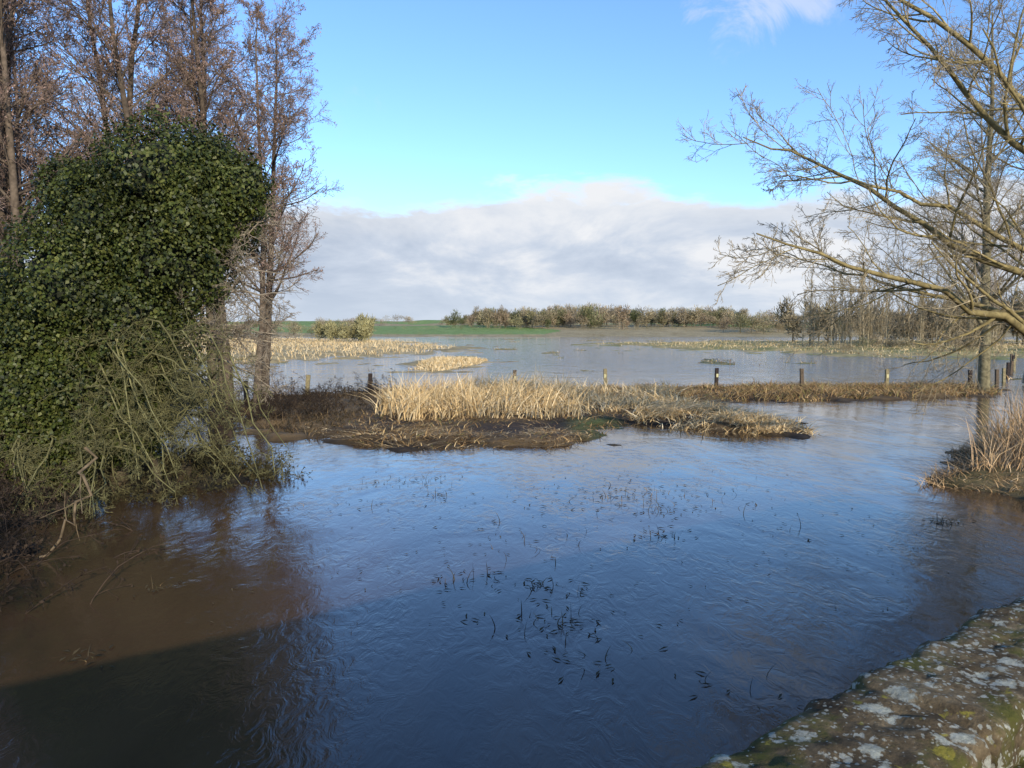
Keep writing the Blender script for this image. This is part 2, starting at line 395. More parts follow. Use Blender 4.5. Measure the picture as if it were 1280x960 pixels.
V, F, Cc = alder(12, 21, .33, 1.2, (.20, .175, .10), (.36, .3, .21), False, .16, 1.0, .03)
mo = mesh_np('willow_tree', V, F, M_bark, Cc); mo.location = (26.8, 43.5, .1)
V, F, Cc = alder(13, 19, .2, 1.2, (.3, .25, .18), (.42, .34, .26), False, .2, .9, -.02)
mo = mesh_np('birch_tree', V, F, M_bark, Cc); mo.location = (33.5, 50, .1)
mo2 = bpy.data.objects.new('birch_tree', mo.data); mo2.location = (37, 60, 0); mo2.rotation_euler = (0, 0, 2); mo2.scale = (1.15,)*3; link(mo2)

r = np.random.default_rng(5)
def poly(pts, ra, rb, n=14):
    p = np.array(pts, float); s = np.linspace(0, len(p)-1, n); out = np.stack([np.interp(s, range(len(p)), p[:, i]) for i in range(3)], 1)
    for _ in range(2): out[1:-1] = (out[:-2]+2*out[1:-1]+out[2:])/4
    out[1:-1] += r.normal(size=(n-2, 3))*.08
    return out[None], (ra+(rb-ra)*np.linspace(0, 1, n)**.8)[None]
T = (15.6, 19.2)
limbs = [
 ([(15.5, 19.2, 3.1), (13.5, 18.6, 3.3), (12, 18, 3.65), (10.2, 17.5, 4.2), (8.3, 17, 4.85), (6.7, 16.6, 5.1), (5.1, 16.2, 5.6)], .15, .015),
 ([(15.5, 19.2, 4.1), (12.4, 18.6, 4.9), (10.7, 19, 5.8), (9.1, 19.5, 7.1), (7.4, 20, 8.1), (5.9, 20, 8.5)], .12, .015),
 ([(15.5, 19.2, 5.2), (13, 18, 6.2), (11.3, 17, 7.3), (9.9, 17, 8.6), (8.7, 17, 9.9), (7.5, 17.4, 11.3)], .13, .02),
 ([(15.5, 19.2, 6.2), (14, 21, 9.6), (12, 21, 11.3), (10, 21, 12.6), (8.4, 21, 14)], .13, .02),
 ([(15.5, 19.2, 3.6), (13.4, 20.6, 3.9), (12.2, 21.5, 4.5), (10.6, 22, 5.0), (9.3, 22.4, 5.2), (7.9, 22.6, 5.9)], .10, .012),
 ([(15.5, 19.2, 4.6), (13.4, 17, 5.6), (11.8, 16.4, 6.8), (10.3, 16, 8.2), (9.4, 15.8, 9.6)], .10, .015),
 ([(15.5, 19.2, 4.4), (13.6, 20, 5.3), (12, 20.4, 6.5), (10.4, 20.8, 7.3), (8.6, 21, 7.7), (7.2, 21, 7.6)], .10, .012),
 ([(15.5, 19.2, 5.6), (18, 20, 8), (20, 20, 10)], .15, .03), ([(15.5, 19.2, 4.6), (18, 17, 6), (20, 16, 7.5)], .15, .03)]
tp, tr = poly([(T[0], T[1], .2), (15.5, 19.2, 3), (15.5, 19.2, 6), (15.2, 19.4, 10), (15, 19.5, 15)], .5, .08, 14)
LC = (.29, .23, .10); TW = (.38, .31, .19)
P0 = np.concatenate([poly(l, a, b_)[0] for l, a, b_ in limbs]); R0 = np.concatenate([poly(l, a, b_)[1] for l, a, b_ in limbs])
sets = [(tp, tr, 10, LC), (P0, R0, 8, LC)]; L0 = np.full(len(P0), 11.)
P1, R1, L1 = children(r, P0, R0, L0, 14, .16, .98, 44, .30, 9, .14, .05, .5, .012)
P2, R2, L2 = children(r, P1, R1, L1, 9, .12, .98, 44, .43, 6, .15, .03, .5, .008)
P3, R3, L3 = children(r, P2, R2, L2, 7, .15, 1, 44, .48, 5, .16, .02, .55, .006)
P4, R4, L4 = children(r, P3, R3, L3, 3, .2, 1, 42, .55, 3, .15, 0, .6, .005)
P5, R5, L5 = children(r, tp, tr, np.array([14.]), 16, .3, .98, 50, .3, 8, .12, .05, .45, .012)
P6, R6, L6 = children(r, P5, R5, L5, 8, .15, 1, 42, .4, 5, .14, .04, .5, .008)
P7, R7, L7 = children(r, P6, R6, L6, 6, .15, 1, 42, .5, 4, .14, .02, .5, .006)
sets += [(P1, R1, 6, LC), (P2, R2, 4, TW), (P3, R3, 3, TW), (P4, R4, 3, TW), (P5, R5, 6, LC), (P6, R6, 4, TW), (P7, R7, 3, TW)]
V, F, Cc = tubes(sets); mesh_np('oak_tree', V, F, M_bark, Cc)

# ---------------------------------------------------------------- ivy-clad tree
ivy = empty('ivy_covered_tree', (-9, 17.3, 0))
def rel(V): return V-np.array([-9, 17.3, 0])
lobes = [((-7.6, 17.2, 6.85), (1.3, 1.4, 1.15)), ((-6.65, 17.4, 6.4), (1.0, 1.2, 1.05)), ((-8.8, 17.3, 5.8), (1.25, 1.5, 1.25)), ((-9.4, 17.2, 4.5), (1.6, 1.7, 1.5)), ((-10.2, 17.3, 3.1), (1.4, 1.6, 1.6)),
         ((-7.5, 17.2, 5.3), (1.15, 1.4, 1.3)), ((-11, 17, 1.6), (1.4, 1.4, 1.4)), ((-8.2, 17.1, 3.7), (1.05, 1.3, 1.3)), ((-9.3, 17, 2.3), (1.4, 1.2, 1.2)), ((-12.3, 17.5, 2.0), (1.6, 1.5, 1.3)), ((-10, 16.6, 1.1), (.9, .8, .8)), ((-8.5, 16.7, 1.5), (.8, .7, .7))]
rr = np.random.default_rng(44)
for i in range(44):
    c, ra = lobes[rr.integers(0, 10)]; d = unit(rr.normal(size=3)); d[1] = -abs(d[1])*.6 if rr.random() < .6 else d[1]
    s = rr.uniform(.25, .6); lobes.append((tuple(np.array(c)+d*np.array(ra)*1.1), (s*1.1, s, s*rr.uniform(.8, 1.6))))
r = np.random.default_rng(3)
cs, ns = [], []
for c, ra in lobes:
    c = np.array(c); ra = np.array(ra); n = int(18500*(ra[0]*ra[2])/2.2)+350
    d = unit(r.normal(size=(n, 3)))
    nz = np.array([mn.noise(Vector(q*2.6+c)) + .6*mn.noise(Vector(q*6+c)) for q in d])
    dep = 1.0+.40*nz+r.normal(0, .07, n)+np.abs(r.normal(0, .08, n))
    cs.append(c+d*ra*dep[:, None]); ns.append(unit(d/ra))
cs = np.concatenate(cs); ns = np.concatenate(ns)
keep = np.ones(len(cs), bool)
for c, ra in lobes: keep &= (((cs-np.array(c))/np.array(ra))**2).sum(1) > .74**2
cs, ns = cs[keep], ns[keep]
nrm = unit(ns+r.normal(size=ns.shape)*.6+np.array([0, 0, .25]))
V, F = leaves(cs, nrm, .072, r, .8, .95)
base = np.array([(.062, .080, .016), (.075, .094, .02), (.115, .125, .03), (.032, .045, .011)])[r.integers(0, 4, len(cs))]*r.uniform(.65, 1.2, (len(cs), 1))
mesh_np('ivy_leaves', rel(V), F, M_leaf, np.repeat(base, 4, 0), parent=ivy)
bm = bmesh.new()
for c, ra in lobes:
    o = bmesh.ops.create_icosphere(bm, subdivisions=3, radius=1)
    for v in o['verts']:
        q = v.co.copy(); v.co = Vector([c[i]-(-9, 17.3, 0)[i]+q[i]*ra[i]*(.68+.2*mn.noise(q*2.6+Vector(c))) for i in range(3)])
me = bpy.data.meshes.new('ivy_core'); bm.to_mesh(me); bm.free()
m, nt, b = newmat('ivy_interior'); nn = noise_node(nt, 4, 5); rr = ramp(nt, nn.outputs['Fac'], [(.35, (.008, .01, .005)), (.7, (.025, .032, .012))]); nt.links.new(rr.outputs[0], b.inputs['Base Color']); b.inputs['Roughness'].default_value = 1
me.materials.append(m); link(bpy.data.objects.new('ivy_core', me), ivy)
def poly2(pts, ra, rb, n=10):
    p = np.array(pts, float); s = np.linspace(0, len(p)-1, n); out = np.stack([np.interp(s, range(len(p)), p[:, i]) for i in range(3)], 1)
    out[1:-1] = (out[:-2]+2*out[1:-1]+out[2:])/4; out[1:-1] += r.normal(size=(n-2, 3))*.06
    return out[None], np.linspace(ra, rb, n)[None]
b0 = []
for i in range(32):
    x0 = r.uniform(-9.5, -7); z0 = r.uniform(1.0, 3.6); y0 = r.uniform(15.8, 17); ex = x0+r.uniform(.8, 2.9); ex = min(ex, -4.9)
    b0.append(poly2([(x0, y0+.4, z0), ((x0+ex)/2, y0-.3, z0+.3), (ex, y0-r.uniform(0, 1.2), r.uniform(.2, 2.4))], .03, .01))
for i in range(16):
    x0 = r.uniform(-12, -8.6); b0.append(poly2([(x0, 16.8, r.uniform(1, 2)), (x0+.4, 15.6, 1.3), (x0+r.uniform(.2, 1.6), r.uniform(14.0, 15), .15)], .028, .01))
PB = np.concatenate([a for a, _ in b0]); RB = np.concatenate([a for _, a in b0]); LB = np.full(len(PB), 2.4)
OC = (.17, .16, .07)
P1, R1, L1 = children(r, PB, RB, LB, 10, .15, 1, 52, .40, 7, .32, -.01, .5, .0055)
P2, R2, L2 = children(r, P1, R1, L1, 7, .15, 1, 52, .5, 5, .32, -.0, .5, .005)
P3, R3, L3 = children(r, P2, R2, L2, 4, .15, 1, 50, .5, 3, .3, 0, .5, .0045)
tk = poly2([(-9, 17.3, .1), (-9, 17.3, 2), (-8.6, 17.3, 4), (-8, 17.3, 6.5)], .25, .12)
tk2 = poly2([(-7.9, 16.9, -.1), (-8.0, 16.9, 1.2), (-8.4, 17.2, 3)], .10, .07)
tk3 = poly2([(-10.3, 16.6, .1), (-10.3, 16.9, 1.6), (-10, 17.2, 3)], .10, .08)
up0 = [poly2([(x0, 17.2, z0), (x0+.9, 17.1, z0+.5), (x0+e, 17.0, z0+dz)], .035, .012) for x0, z0, e, dz in [(-7.2, 4.6, 2.2, .2), (-7.2, 4.1, 2.0, -.6), (-7.4, 5.2, 2.1, .9), (-7.6, 3.4, 2.3, -.7), (-7.3, 3.9, 2.3, .5), (-7.4, 3.0, 2.2, .3), (-7.4, 2.6, 2.2, -.4), (-7.2, 4.9, 1.9, 1.1), (-8, 2.9, 2.6, .6), (-8, 3.4, 2.8, .1)]]
PU = np.concatenate([a for a, _ in up0]); RU = np.concatenate([a for _, a in up0])
U1, V1, W1 = children(r, PU, RU, np.full(len(PU), 2.3), 11, .25, 1, 46, .48, 5, .2, .04, .5, .007)
U2, V2, W2 = children(r, U1, V1, W1, 8, .15, 1, 44, .5, 4, .2, .02, .5, .006)
U3, V3, W3 = children(r, U2, V2, W2, 5, .15, 1, 44, .5, 3, .2, .02, .5, .005)
gy = (.30, .25, .18)
V, F, Cc = tubes([tk+(10, (.08, .065, .04)), tk2+(8, (.08, .065, .04)), tk3+(8, (.08, .065, .04)), (PB, RB, 5, OC), (P1, R1, 4, OC), (P2, R2, 3, OC), (P3, R3, 3, OC),
                  (PU, RU, 5, gy), (U1, V1, 4, gy), (U2, V2, 3, gy), (U3, V3, 3, gy)])
mesh_np('trunk_and_boughs', rel(V), F, M_bark, Cc, parent=ivy)

s0 = poly2([(-6.9, 12.3, 1.7), (-6.85, 12.1, 1.1), (-6.95, 11.9, .5), (-7.4, 11.8, .05)], .028, .02, 12)
s1, sr, sl = children(r, s0[0], s0[1], np.array([1.8]), 5, .2, .9, 50, .35, 5, .1, 0, .5, .008)
V, F, Cc = tubes([s0+(8, (.2, .15, .09)), (s1, sr, 4, (.16, .12, .07))]); mesh_np('fallen_branch', V, F, M_bark, Cc)

def bush(name, spots, col, seed, hh=(.5, 1.5)):
    r = np.random.default_rng(seed); PP = []; RR = []
    for x, y, s, n in spots:
        p0 = np.stack([r.normal(x, s, n), r.normal(y, s*.8, n), np.zeros(n)], 1); p0[:, 2] = np.maximum(hz(p0[:, 0], p0[:, 1]), -.1)-.05
        d = r.normal(size=(n, 3))*.8; d[:, 2] = 1.0
        P, R = walk(r, p0, d, r.uniform(hh[0], hh[1], n), 7, .2, -.13, np.full(n, .011), .4); PP.append(P); RR.append(R)
    P = np.concatenate(PP); R = np.concatenate(RR)
    P1, R1, L1 = children(r, P, R, np.full(len(P), 1.), 6, .15, 1, 50, .4, 4, .2, -.03, .6, .006)
    P2, R2, L2 = children(r, P1, R1, L1, 4, .1, 1, 50, .5, 3, .2, 0, .6, .005)
    V, F, Cc = tubes([(P, R, 4, col), (P1, R1, 3, col), (P2, R2, 3, col)])
    LV, LF = leaves(P2[:, -1], r.normal(size=P2[:, -1].shape), .06, r, .2, .6)
    V, F, Cc = merge([(V, F, Cc), (LV, LF, np.tile(np.array(col)*.8, (len(LV), 1)))])
    return mesh_np(name, V, F, M_bark, Cc)
bush('bramble_thicket', [(-10.5, 33, 1.2, 60), (-8.6, 30, 1.0, 50), (-9.5, 36, 1.5, 60), (-11.5, 29.5, 1.2, 50), (-6.9, 40, .9, 30), (-8, 41, 1, 30)], (.045, .032, .022), 1)
bush('bramble_thicket', [(-6.4, 18.9, .6, 50), (-7.4, 18.2, .6, 50), (-8.6, 19.5, 1, 50), (-8.2, 16.2, .6, 30)], (.08, .07, .03), 2, (.4, 1))
bush('bramble_thicket', [(-7.6, 9.3, .6, 40), (-8.4, 11.3, .6, 40), (-9.8, 13.6, .8, 60), (-11, 14.6, 1, 60)], (.06, .042, .028), 3)
bush('bare_shrub', [(-14, 40, 2, 70), (-17, 34, 2.5, 90), (-20, 28, 2.5, 90), (-14.5, 27, 1.5, 60)], (.12, .08, .05), 4, (.8, 2.4))

# ---------------------------------------------------------------- distant trees
def farmass(name, trees, seed):
    r = np.random.default_rng(seed); parts = []
    for x, y, h, w, col, K in trees:
        z0 = float(hz([x], [y])[0]); nb = 11; bc = unit(r.normal(size=(nb, 3)))*r.uniform(.2, .7, (nb, 1)); bi = r.integers(0, nb, K); br_ = r.uniform(.3, .5, nb)
        d = unit(r.normal(size=(K, 3)))
        q = bc[bi]+d*(br_[bi]*r.random(K)**.4)[:, None]
        c = q*np.array([w*.55, w*.55, h*.5])+np.array([x, y, z0+h*.47]); c[:, 2] = np.maximum(c[:, 2], z0+.05*h*r.random(K))
        out = unit(d*.8+np.array([0, 0, .55])+r.normal(size=(K, 3))*.3); s = unit(np.cross(out, r.normal(size=(K, 3))))
        Ls = (h*.045*r.uniform(.5, 1.4, K))[:, None]; ws = Ls*.2
        V = np.stack([c-out*Ls-s*ws, c-out*Ls+s*ws, c+out*Ls+s*ws*.4, c+out*Ls-s*ws*.4], 1).reshape(-1, 3)
        Cc = np.repeat(np.array(col)*r.uniform(.6, 1.3, (K, 1))*r.uniform(.75, 1.2, nb)[bi][:, None], 4, 0)
        parts.append((V, np.arange(K*4).reshape(K, 4), Cc))
        tr = h*.014; V = np.array([(x-tr, y, z0-.5), (x+tr, y, z0-.5), (x+tr*.4, y, z0+h*.7), (x-tr*.4, y, z0+h*.7), (x, y-tr, z0-.5), (x, y+tr, z0-.5), (x, y+tr*.4, z0+h*.7), (x, y-tr*.4, z0+h*.7)])
        parts.append((V, np.array([[0, 1, 2, 3], [4, 5, 6, 7]]), np.tile(np.array(col)*.6, (8, 1))))
    p = merge(parts); return mesh_np(name, p[0], p[1], M_far, p[2])
FC = [(.25, .21, .13), (.31, .26, .155), (.19, .18, .095), (.34, .28, .18), (.13, .145, .065), (.27, .245, .13), (.30, .23, .15)]
tr = []
r = np.random.default_rng(9)
for i in range(230):
    y = r.uniform(500, 640); px = r.uniform(-.085, .30); x = px*y
    hgt = r.uniform(6, 19)*(1.0 if px > -.05 else .7)*(.75+.6*(vnoise(np.array([px*16]), np.array([2.]), 3)[0]+.5)); tr.append((x, y, hgt, hgt*r.uniform(.7, 1.2), FC[r.integers(0, 7)], 800))
for i in range(150):
    y = r.uniform(650, 800); px = r.uniform(-.45, .7); h = r.uniform(8, 15)*(.75 if px < -.05 else 1); tr.append((px*y, y, h, r.uniform(12, 20), FC[r.integers(0, 7)], 480))
for i in range(130):
    y = r.uniform(430, 540); px = r.uniform(.27, .75); h = r.uniform(7, 14); tr.append((px*y, y, h, h*1.2, FC[r.integers(0, 7)], 600))
for i in range(90):
    y = r.uniform(330, 450); px = r.uniform(-.7, -.18); h = r.uniform(5, 10); tr.append((px*y, y, h, h*1.4, FC[r.integers(0, 7)], 600))
farmass('distant_tree_line', tr, 1)
hd = []
for i in range(150):
    px = r.uniform(-.35, .5); y = 402+r.normal(0, 4)+px*60; hd.append((px*y, y, r.uniform(1., 2.6), r.uniform(5, 10), FC[r.integers(0, 3)], 150))
for i in range(140):
    px = r.uniform(-.2, .6); y = 492+r.normal(0, 3); hd.append((px*y, y, r.uniform(2, 4), r.uniform(6, 10), FC[r.integers(0, 6)], 150))
farmass('distant_hedgerow', hd, 2)
farmass('willow_thicket', [(-43+r.normal(0, 4.5), 205+r.normal(0, 5), r.uniform(5.5, 9), r.uniform(4, 6), (.34, .31, .15), 1000) for _ in range(14)], 3)
farmass('hawthorn_hedge', [(50+i*2.6+r.normal(0, 1), 121+r.normal(0, 2), r.uniform(2, 4.6), r.uniform(3, 5), FC[i % 4], 800) for i in range(40)], 5)
farmass('alder_copse', [(r.uniform(66, 150), r.uniform(165, 200), r.uniform(8, 15), r.uniform(7, 10), FC[r.integers(0, 4)], 900) for _ in range(34)], 6)
n = 70; r = np.random.default_rng(21)
p0 = np.stack([r.uniform(60, 100, n), r.uniform(138, 162, n), np.zeros(n)], 1); p0[:, 2] = hz(p0[:, 0], p0[:, 1])-.1
Hn = r.uniform(9, 16, n)
P, R = walk(r, p0, np.tile([0, 0, 1.], (n, 1))+r.normal(size=(n, 3))*.03, Hn, 8, .02, .1, np.full(n, .11), .3)
P1, R1, L1 = children(r, P, R, Hn, 28, .06, 1, 28, .2, 5, .06, .15, .4, .035)
P2, R2, L2 = children(r, P1, R1, L1, 8, .1, 1, 28, .5, 3, .06, .1, .5, .03)
V, F, Cc = tubes([(P, R, 5, (.36, .31, .2)), (P1, R1, 3, (.36, .3, .18)), (P2, R2, 3, (.36, .29, .18))]); mesh_np('poplar_grove', V, F, M_bark, Cc)

# ---------------------------------------------------------------- fences
def box(bm, c, s, tilt=(0, 0)):
    o = bmesh.ops.create_cube(bm, size=1); vs = o['verts']
    for v in vs:
        x, y, z = v.co; v.co = Vector((c[0]+x*s[0]+z*tilt[0], c[1]+y*s[1]+z*tilt[1], c[2]+z*s[2]))
    return vs
def bm_obj(name, bm, mat, parent=None, col=(.2, .16, .11), bevel=0):
    if bevel: bmesh.ops.bevel(bm, geom=bm.edges[:], offset=bevel, segments=1, affect='EDGES')
    me = bpy.data.meshes.new(name); bm.to_mesh(me); bm.free()
    a = me.color_attributes.new('col', 'FLOAT_COLOR', 'POINT'); a.data.foreach_set('color', np.tile([*col, 1], len(me.vertices)).astype(np.float32))
    me.materials.append(mat); return link(bpy.data.objects.new(name, me), parent)
fe = empty('post_and_wire_fence')
posts = [(-13.2, 38), (-10.5, 39.3), (-7.6, 41), (.13, 43.2), (5.4, 44.3), (12, 45), (17.1, 45.2), (22.3, 45.6), (27.8, 46.5), (31, 49), (34, 53), (37.5, 58), (41, 63), (44.5, 68), (49, 75), (54, 83), (59, 90)]
rr_ = np.random.default_rng(2); tops = []
for i, (x, y) in enumerate(posts):
    h = rr_.uniform(1.0, 1.25); tx, ty = rr_.normal(0, .06, 2); z = max(float(hz([x], [y])[0]), -.1)
    bm = bmesh.new(); box(bm, (x, y, z+h/2-.2), (.2, .17, h+.4), (tx, ty)); bm_obj('post_%d' % (i+1), bm, M_wood, fe, [(.12, .09, .06), (.26, .22, .12), (.04, .03, .025)][i % 3], .015)
    if i in (3, 4, 5, 7):
        bm = bmesh.new(); box(bm, (x+tx*.7, y+ty*.7-.1, z+h*.62), (.12, .012, .2)); bm_obj('marker_plate_%d' % i, bm, M_wood, fe, (.6, .56, .3))
    tops.append((x+tx*.5, y+ty*.5, z+h))
ws = []
for a, b_ in zip(tops[:-1], tops[1:]):
    for dz in (.15, .45, .75):
        s = np.linspace(0, 1, 6)[:, None]; p = np.array(a)*(1-s)+np.array(b_)*s; p[:, 2] -= dz+.05*np.sin(np.pi*s[:, 0]); ws.append(p)
ws = np.array(ws); V, F, Cc = tubes([(ws, np.full(ws.shape[:2], .004), 3, (.2, .19, .18))]); mesh_np('wires', V, F, M_wood, Cc, parent=fe)
def railfence(name, a, b_, n, col, h=.95):
    bm = bmesh.new()
    for i in range(n):
        f = i/(n-1); x = a[0]+(b_[0]-a[0])*f; y = a[1]+(b_[1]-a[1])*f; box(bm, (x, y, h/2-.1), (.15, .13, h+.2))
    L = math.hypot(b_[0]-a[0], b_[1]-a[1]); an = math.atan2(b_[1]-a[1], b_[0]-a[0])
    for z in (.45, .8):
        vs = box(bm, (0, 0, 0), (L, .05, .07))
        bmesh.ops.rotate(bm, verts=vs, cent=(0, 0, 0), matrix=Matrix.Rotation(an, 3, 'Z')); bmesh.ops.translate(bm, verts=vs, vec=((a[0]+b_[0])/2, (a[1]+b_[1])/2-.11, z))
    bm_obj(name, bm, M_wood, None, col)
railfence('post_and_rail_fence', (-62, 232), (-30, 238), 14, (.5, .45, .38))
railfence('post_and_rail_fence', (-26, 275), (18, 292), 16, (.3, .27, .22))
railfence('post_and_rail_fence', (78, 190), (110, 165), 14, (.42, .38, .33))

# ---------------------------------------------------------------- distant farmhouse among the trees
def house(x, y, z, w, d, h, rh, rot):
    e = empty('brick_farmhouse', (x, y, z)); e.rotation_euler = (0, 0, rot)
    bm = bmesh.new(); box(bm, (0, 0, h/2-.5), (w, d, h+1)); bm_obj('walls', bm, M_wood, e, (.30, .21, .15))
    bm = bmesh.new(); o = .4
    vs = [bm.verts.new(p) for p in [(-w/2-o, -d/2-o, h), (w/2+o, -d/2-o, h), (w/2+o, d/2+o, h), (-w/2-o, d/2+o, h), (-w/2-o, 0, h+rh), (w/2+o, 0, h+rh)]]
    for f in [(0, 1, 5, 4), (2, 3, 4, 5), (0, 4, 3), (1, 2, 5), (3, 2, 1, 0)]: bm.faces.new([vs[i] for i in f])
    bm_obj('roof', bm, M_wood, e, (.28, .17, .13))
    bm = bmesh.new()
    for i in range(4):
        for zz in (1.5, 4.2): box(bm, (-w/2+w*(i+.5)/4, -d/2-.02, zz), (1.1, .08, 1.3))
    bm_obj('windows', bm, M_wood, e, (.05, .06, .07))
    bm = bmesh.new(); box(bm, (-w*.35, 0, h+rh), (1, .9, 2)); box(bm, (w*.35, 0, h+rh), (1, .9, 2)); bm_obj('chimneys', bm, M_wood, e, (.3, .2, .14))
house(276, 690, float(hz([276], [690])[0])+.6, 17, 8, 5.4, 4, .2)

# ---------------------------------------------------------------- stone bridge with parapet
br = empty('stone_bridge', (.40, 1.58, 0)); br.rotation_euler = (0, 0, math.atan2(.6, .8))
m, nt, b = newmat('lichened_stone')
g = N(nt, 'ShaderNodeTexCoord'); vec = g.outputs['Object']
a = noise_node(nt, 5, 8, .65, vec); c1 = ramp(nt, a.outputs['Fac'], [(.3, (.04, .03, .018)), (.5, (.15, .11, .06)), (.68, (.30, .23, .13))]).outputs[0]
fi = noise_node(nt, 45, 6, .7, vec); c1 = mixc(nt, .8, c1, ramp(nt, fi.outputs['Fac'], [(.3, .35), (.7, 1.5)]).outputs[0], 'MULTIPLY')
ms = noise_node(nt, 3.1, 6, .7, vec); c2 = mixc(nt, ramp(nt, ms.outputs['Fac'], [(.50, 0.0), (.60, .85)]).outputs[0], c1, (.10, .105, .022))
def lichen(prev, scale, thr, col, seedoff, dn=.06):
    mpp = N(nt, 'ShaderNodeMapping'); mpp.inputs['Location'].default_value = (seedoff,)*3; nt.links.new(vec, mpp.inputs[0])
    dnz = noise_node(nt, 14, 5, .7, mpp.outputs[0]); ad = N(nt, 'ShaderNodeVectorMath', operation='MULTIPLY_ADD')
    nt.links.new(dnz.outputs['Color'], ad.inputs[0]); ad.inputs[1].default_value = (dn,)*3; nt.links.new(mpp.outputs[0], ad.inputs[2])
    v = N(nt, 'ShaderNodeTexVoronoi'); v.inputs['Scale'].default_value = scale; nt.links.new(ad.outputs[0], v.inputs['Vector'])
    cl_ = noise_node(nt, 6, 4, .6, mpp.outputs[0]); su = N(nt, 'ShaderNodeMath', operation='MULTIPLY_ADD'); nt.links.new(cl_.outputs['Fac'], su.inputs[0]); su.inputs[1].default_value = -.9; nt.links.new(v.outputs['Distance'], su.inputs[2])
    ma = N(nt, 'ShaderNodeMapRange'); nt.links.new(su.outputs[0], ma.inputs[0]); ma.inputs[1].default_value = thr; ma.inputs[2].default_value = thr-.10; ma.inputs[3].default_value = 0; ma.inputs[4].default_value = .9
    colr = mixc(nt, 1.0, ramp(nt, fi.outputs['Fac'], [(.3, .45), (.7, 1.3)]).outputs[0], col, 'MULTIPLY')
    return mixc(nt, ma.outputs[0], prev, colr)
c3 = lichen(c2, 11, -.18, (.52, .53, .42), 0, .12); c4 = lichen(c3, 26, -.17, (.52, .52, .42), 5, .08); c4 = lichen(c4, 60, -.17, (.45, .45, .36), 2, .03); c5 = lichen(c4, 14, -.34, (.34, .29, .05), 9, .1)
nt.links.new(c5, b.inputs['Base Color']); b.inputs['Roughness'].default_value = .95; b.inputs['Specular IOR Level'].default_value = .15
bp = N(nt, 'ShaderNodeBump'); bp.inputs['Strength'].default_value = 1; bp.inputs['Distance'].default_value = .02
bb = noise_node(nt, 30, 9, .75, vec); nt.links.new(bb.outputs['Fac'], bp.inputs['Height']); nt.links.new(bp.outputs[0], b.inputs['Normal'])
M_stone = m
def coping(name, y0, y1, zt, th, u0=-9, u1=13):
    us = np.concatenate([np.arange(u0, -1.2, .04), np.arange(-1.2, 3.2, .012), np.arange(3.2, u1, .04)]); hw = (y1-y0)/2; cy = (y0+y1)/2
    prof = []
    K = 60
    for i in range(K):
        a = 2*math.pi*i/K; cx_, sz = math.cos(a), math.sin(a)
        p = 6; rad = (abs(cx_)**p+abs(sz)**p)**(-1/p); prof.append((cx_*rad*hw, sz*rad*th/2))
    prof = np.array(prof); V = np.zeros((len(us), K, 3))
    for j, u in enumerate(us):
        blk = math.floor(u/.85+.3); jt = abs((u/.85+.3)-math.floor(u/.85+.3)); jt = min(jt, 1-jt)*.85
        gro = .022*math.exp(-(jt/.014)**2); off = (hash2(np.array([blk]), np.array([3]))[0]-.5)*.03
        for i in range(K):
            y, z = prof[i]; q = Vector((u, y+cy, z+zt))
            dsp = .022*mn.noise(q*4)+.014*mn.noise(q*13)+.010*mn.noise(q*34)-gro
            l = math.hypot(y, z); V[j, i] = (u, cy+y*(1+dsp/l)+off*.5, zt-th/2+z*(1+dsp/l)+off*.4)
    base = np.arange(len(us)-1)[:, None]*K; i = np.arange(K)[None]; i2 = (i+1) % K
    F = np.stack([base+i, base+K+i, base+K+i2, base+i2], -1).reshape(-1, 4)
    return mesh_np(name, V.reshape(-1, 3), F, M_stone, smooth=True, parent=br)
coping('parapet_coping', -.34, 0, 2.70, .17)
def courses(name, y0, y1, zb, zt, u0, u1):
    bm = bmesh.new(); z = zb; rr = np.random.default_rng(4)
    while z < zt-.02:
        h = min(rr.uniform(.13, .2), zt-z)
        if zt-z-h < .06: h = zt-z
        u = u0+rr.uniform(0, .2)
        while u < u1:
            w = rr.uniform(.22, .5); j1, j2 = rr.uniform(0, .012, 2)
            box(bm, (u+w/2, (y0+y1)/2, z+h/2), (w-.012, (y1-y0)-j1-j2, h-.012)); u += w
        z += h
    return bm_obj(name, bm, M_stone, br, bevel=.012)
courses('parapet_masonry', -.355, -.035, 1.85, 2.545, -8, 12.5)
bm = bmesh.new(); box(bm, (2.3, -.18, 2.19), (20.4, .22, .68)); bm_obj('mortar_core', bm, M_stone, br)
bm = bmesh.new(); out = [(-12, 1.848), (-12, -1), (-4.5, -1)]
out += [(-.5-4*math.cos(math.pi*i/20), -.6+2.05*math.sin(math.pi*i/20)) for i in range(21)] + [(3.52, -1), (20, -1), (20, 1.848)]
f = [bm.verts.new((u, -.04, z)) for u, z in out]; k = [bm.verts.new((u, -5.2, z)) for u, z in out]
bm.faces.new(f); bm.faces.new(k[::-1])
for i in range(len(out)): j = (i+1) % len(out); bm.faces.new([f[j], f[i], k[i], k[j]])
bmesh.ops.triangulate(bm, faces=[q for q in bm.faces if len(q.verts) > 4]); bm_obj('arch_and_spandrel', bm, M_stone, br)
m, nt, b = newmat('asphalt'); nn = noise_node(nt, 60, 6); rr2 = ramp(nt, nn.outputs['Fac'], [(.3, (.03, .03, .03)), (.7, (.075, .07, .065))]); nt.links.new(rr2.outputs[0], b.inputs['Base Color']); b.inputs['Roughness'].default_value = .9
bm = bmesh.new(); box(bm, (4, -2.6, 1.86), (31.9, 4.2, .02)); o = bm_obj('road_deck', bm, m, br)
bm = bmesh.new(); box(bm, (4, -5.0, 2.25), (31.9, .3, .8)); bm_obj('far_parapet', bm, M_stone, br)

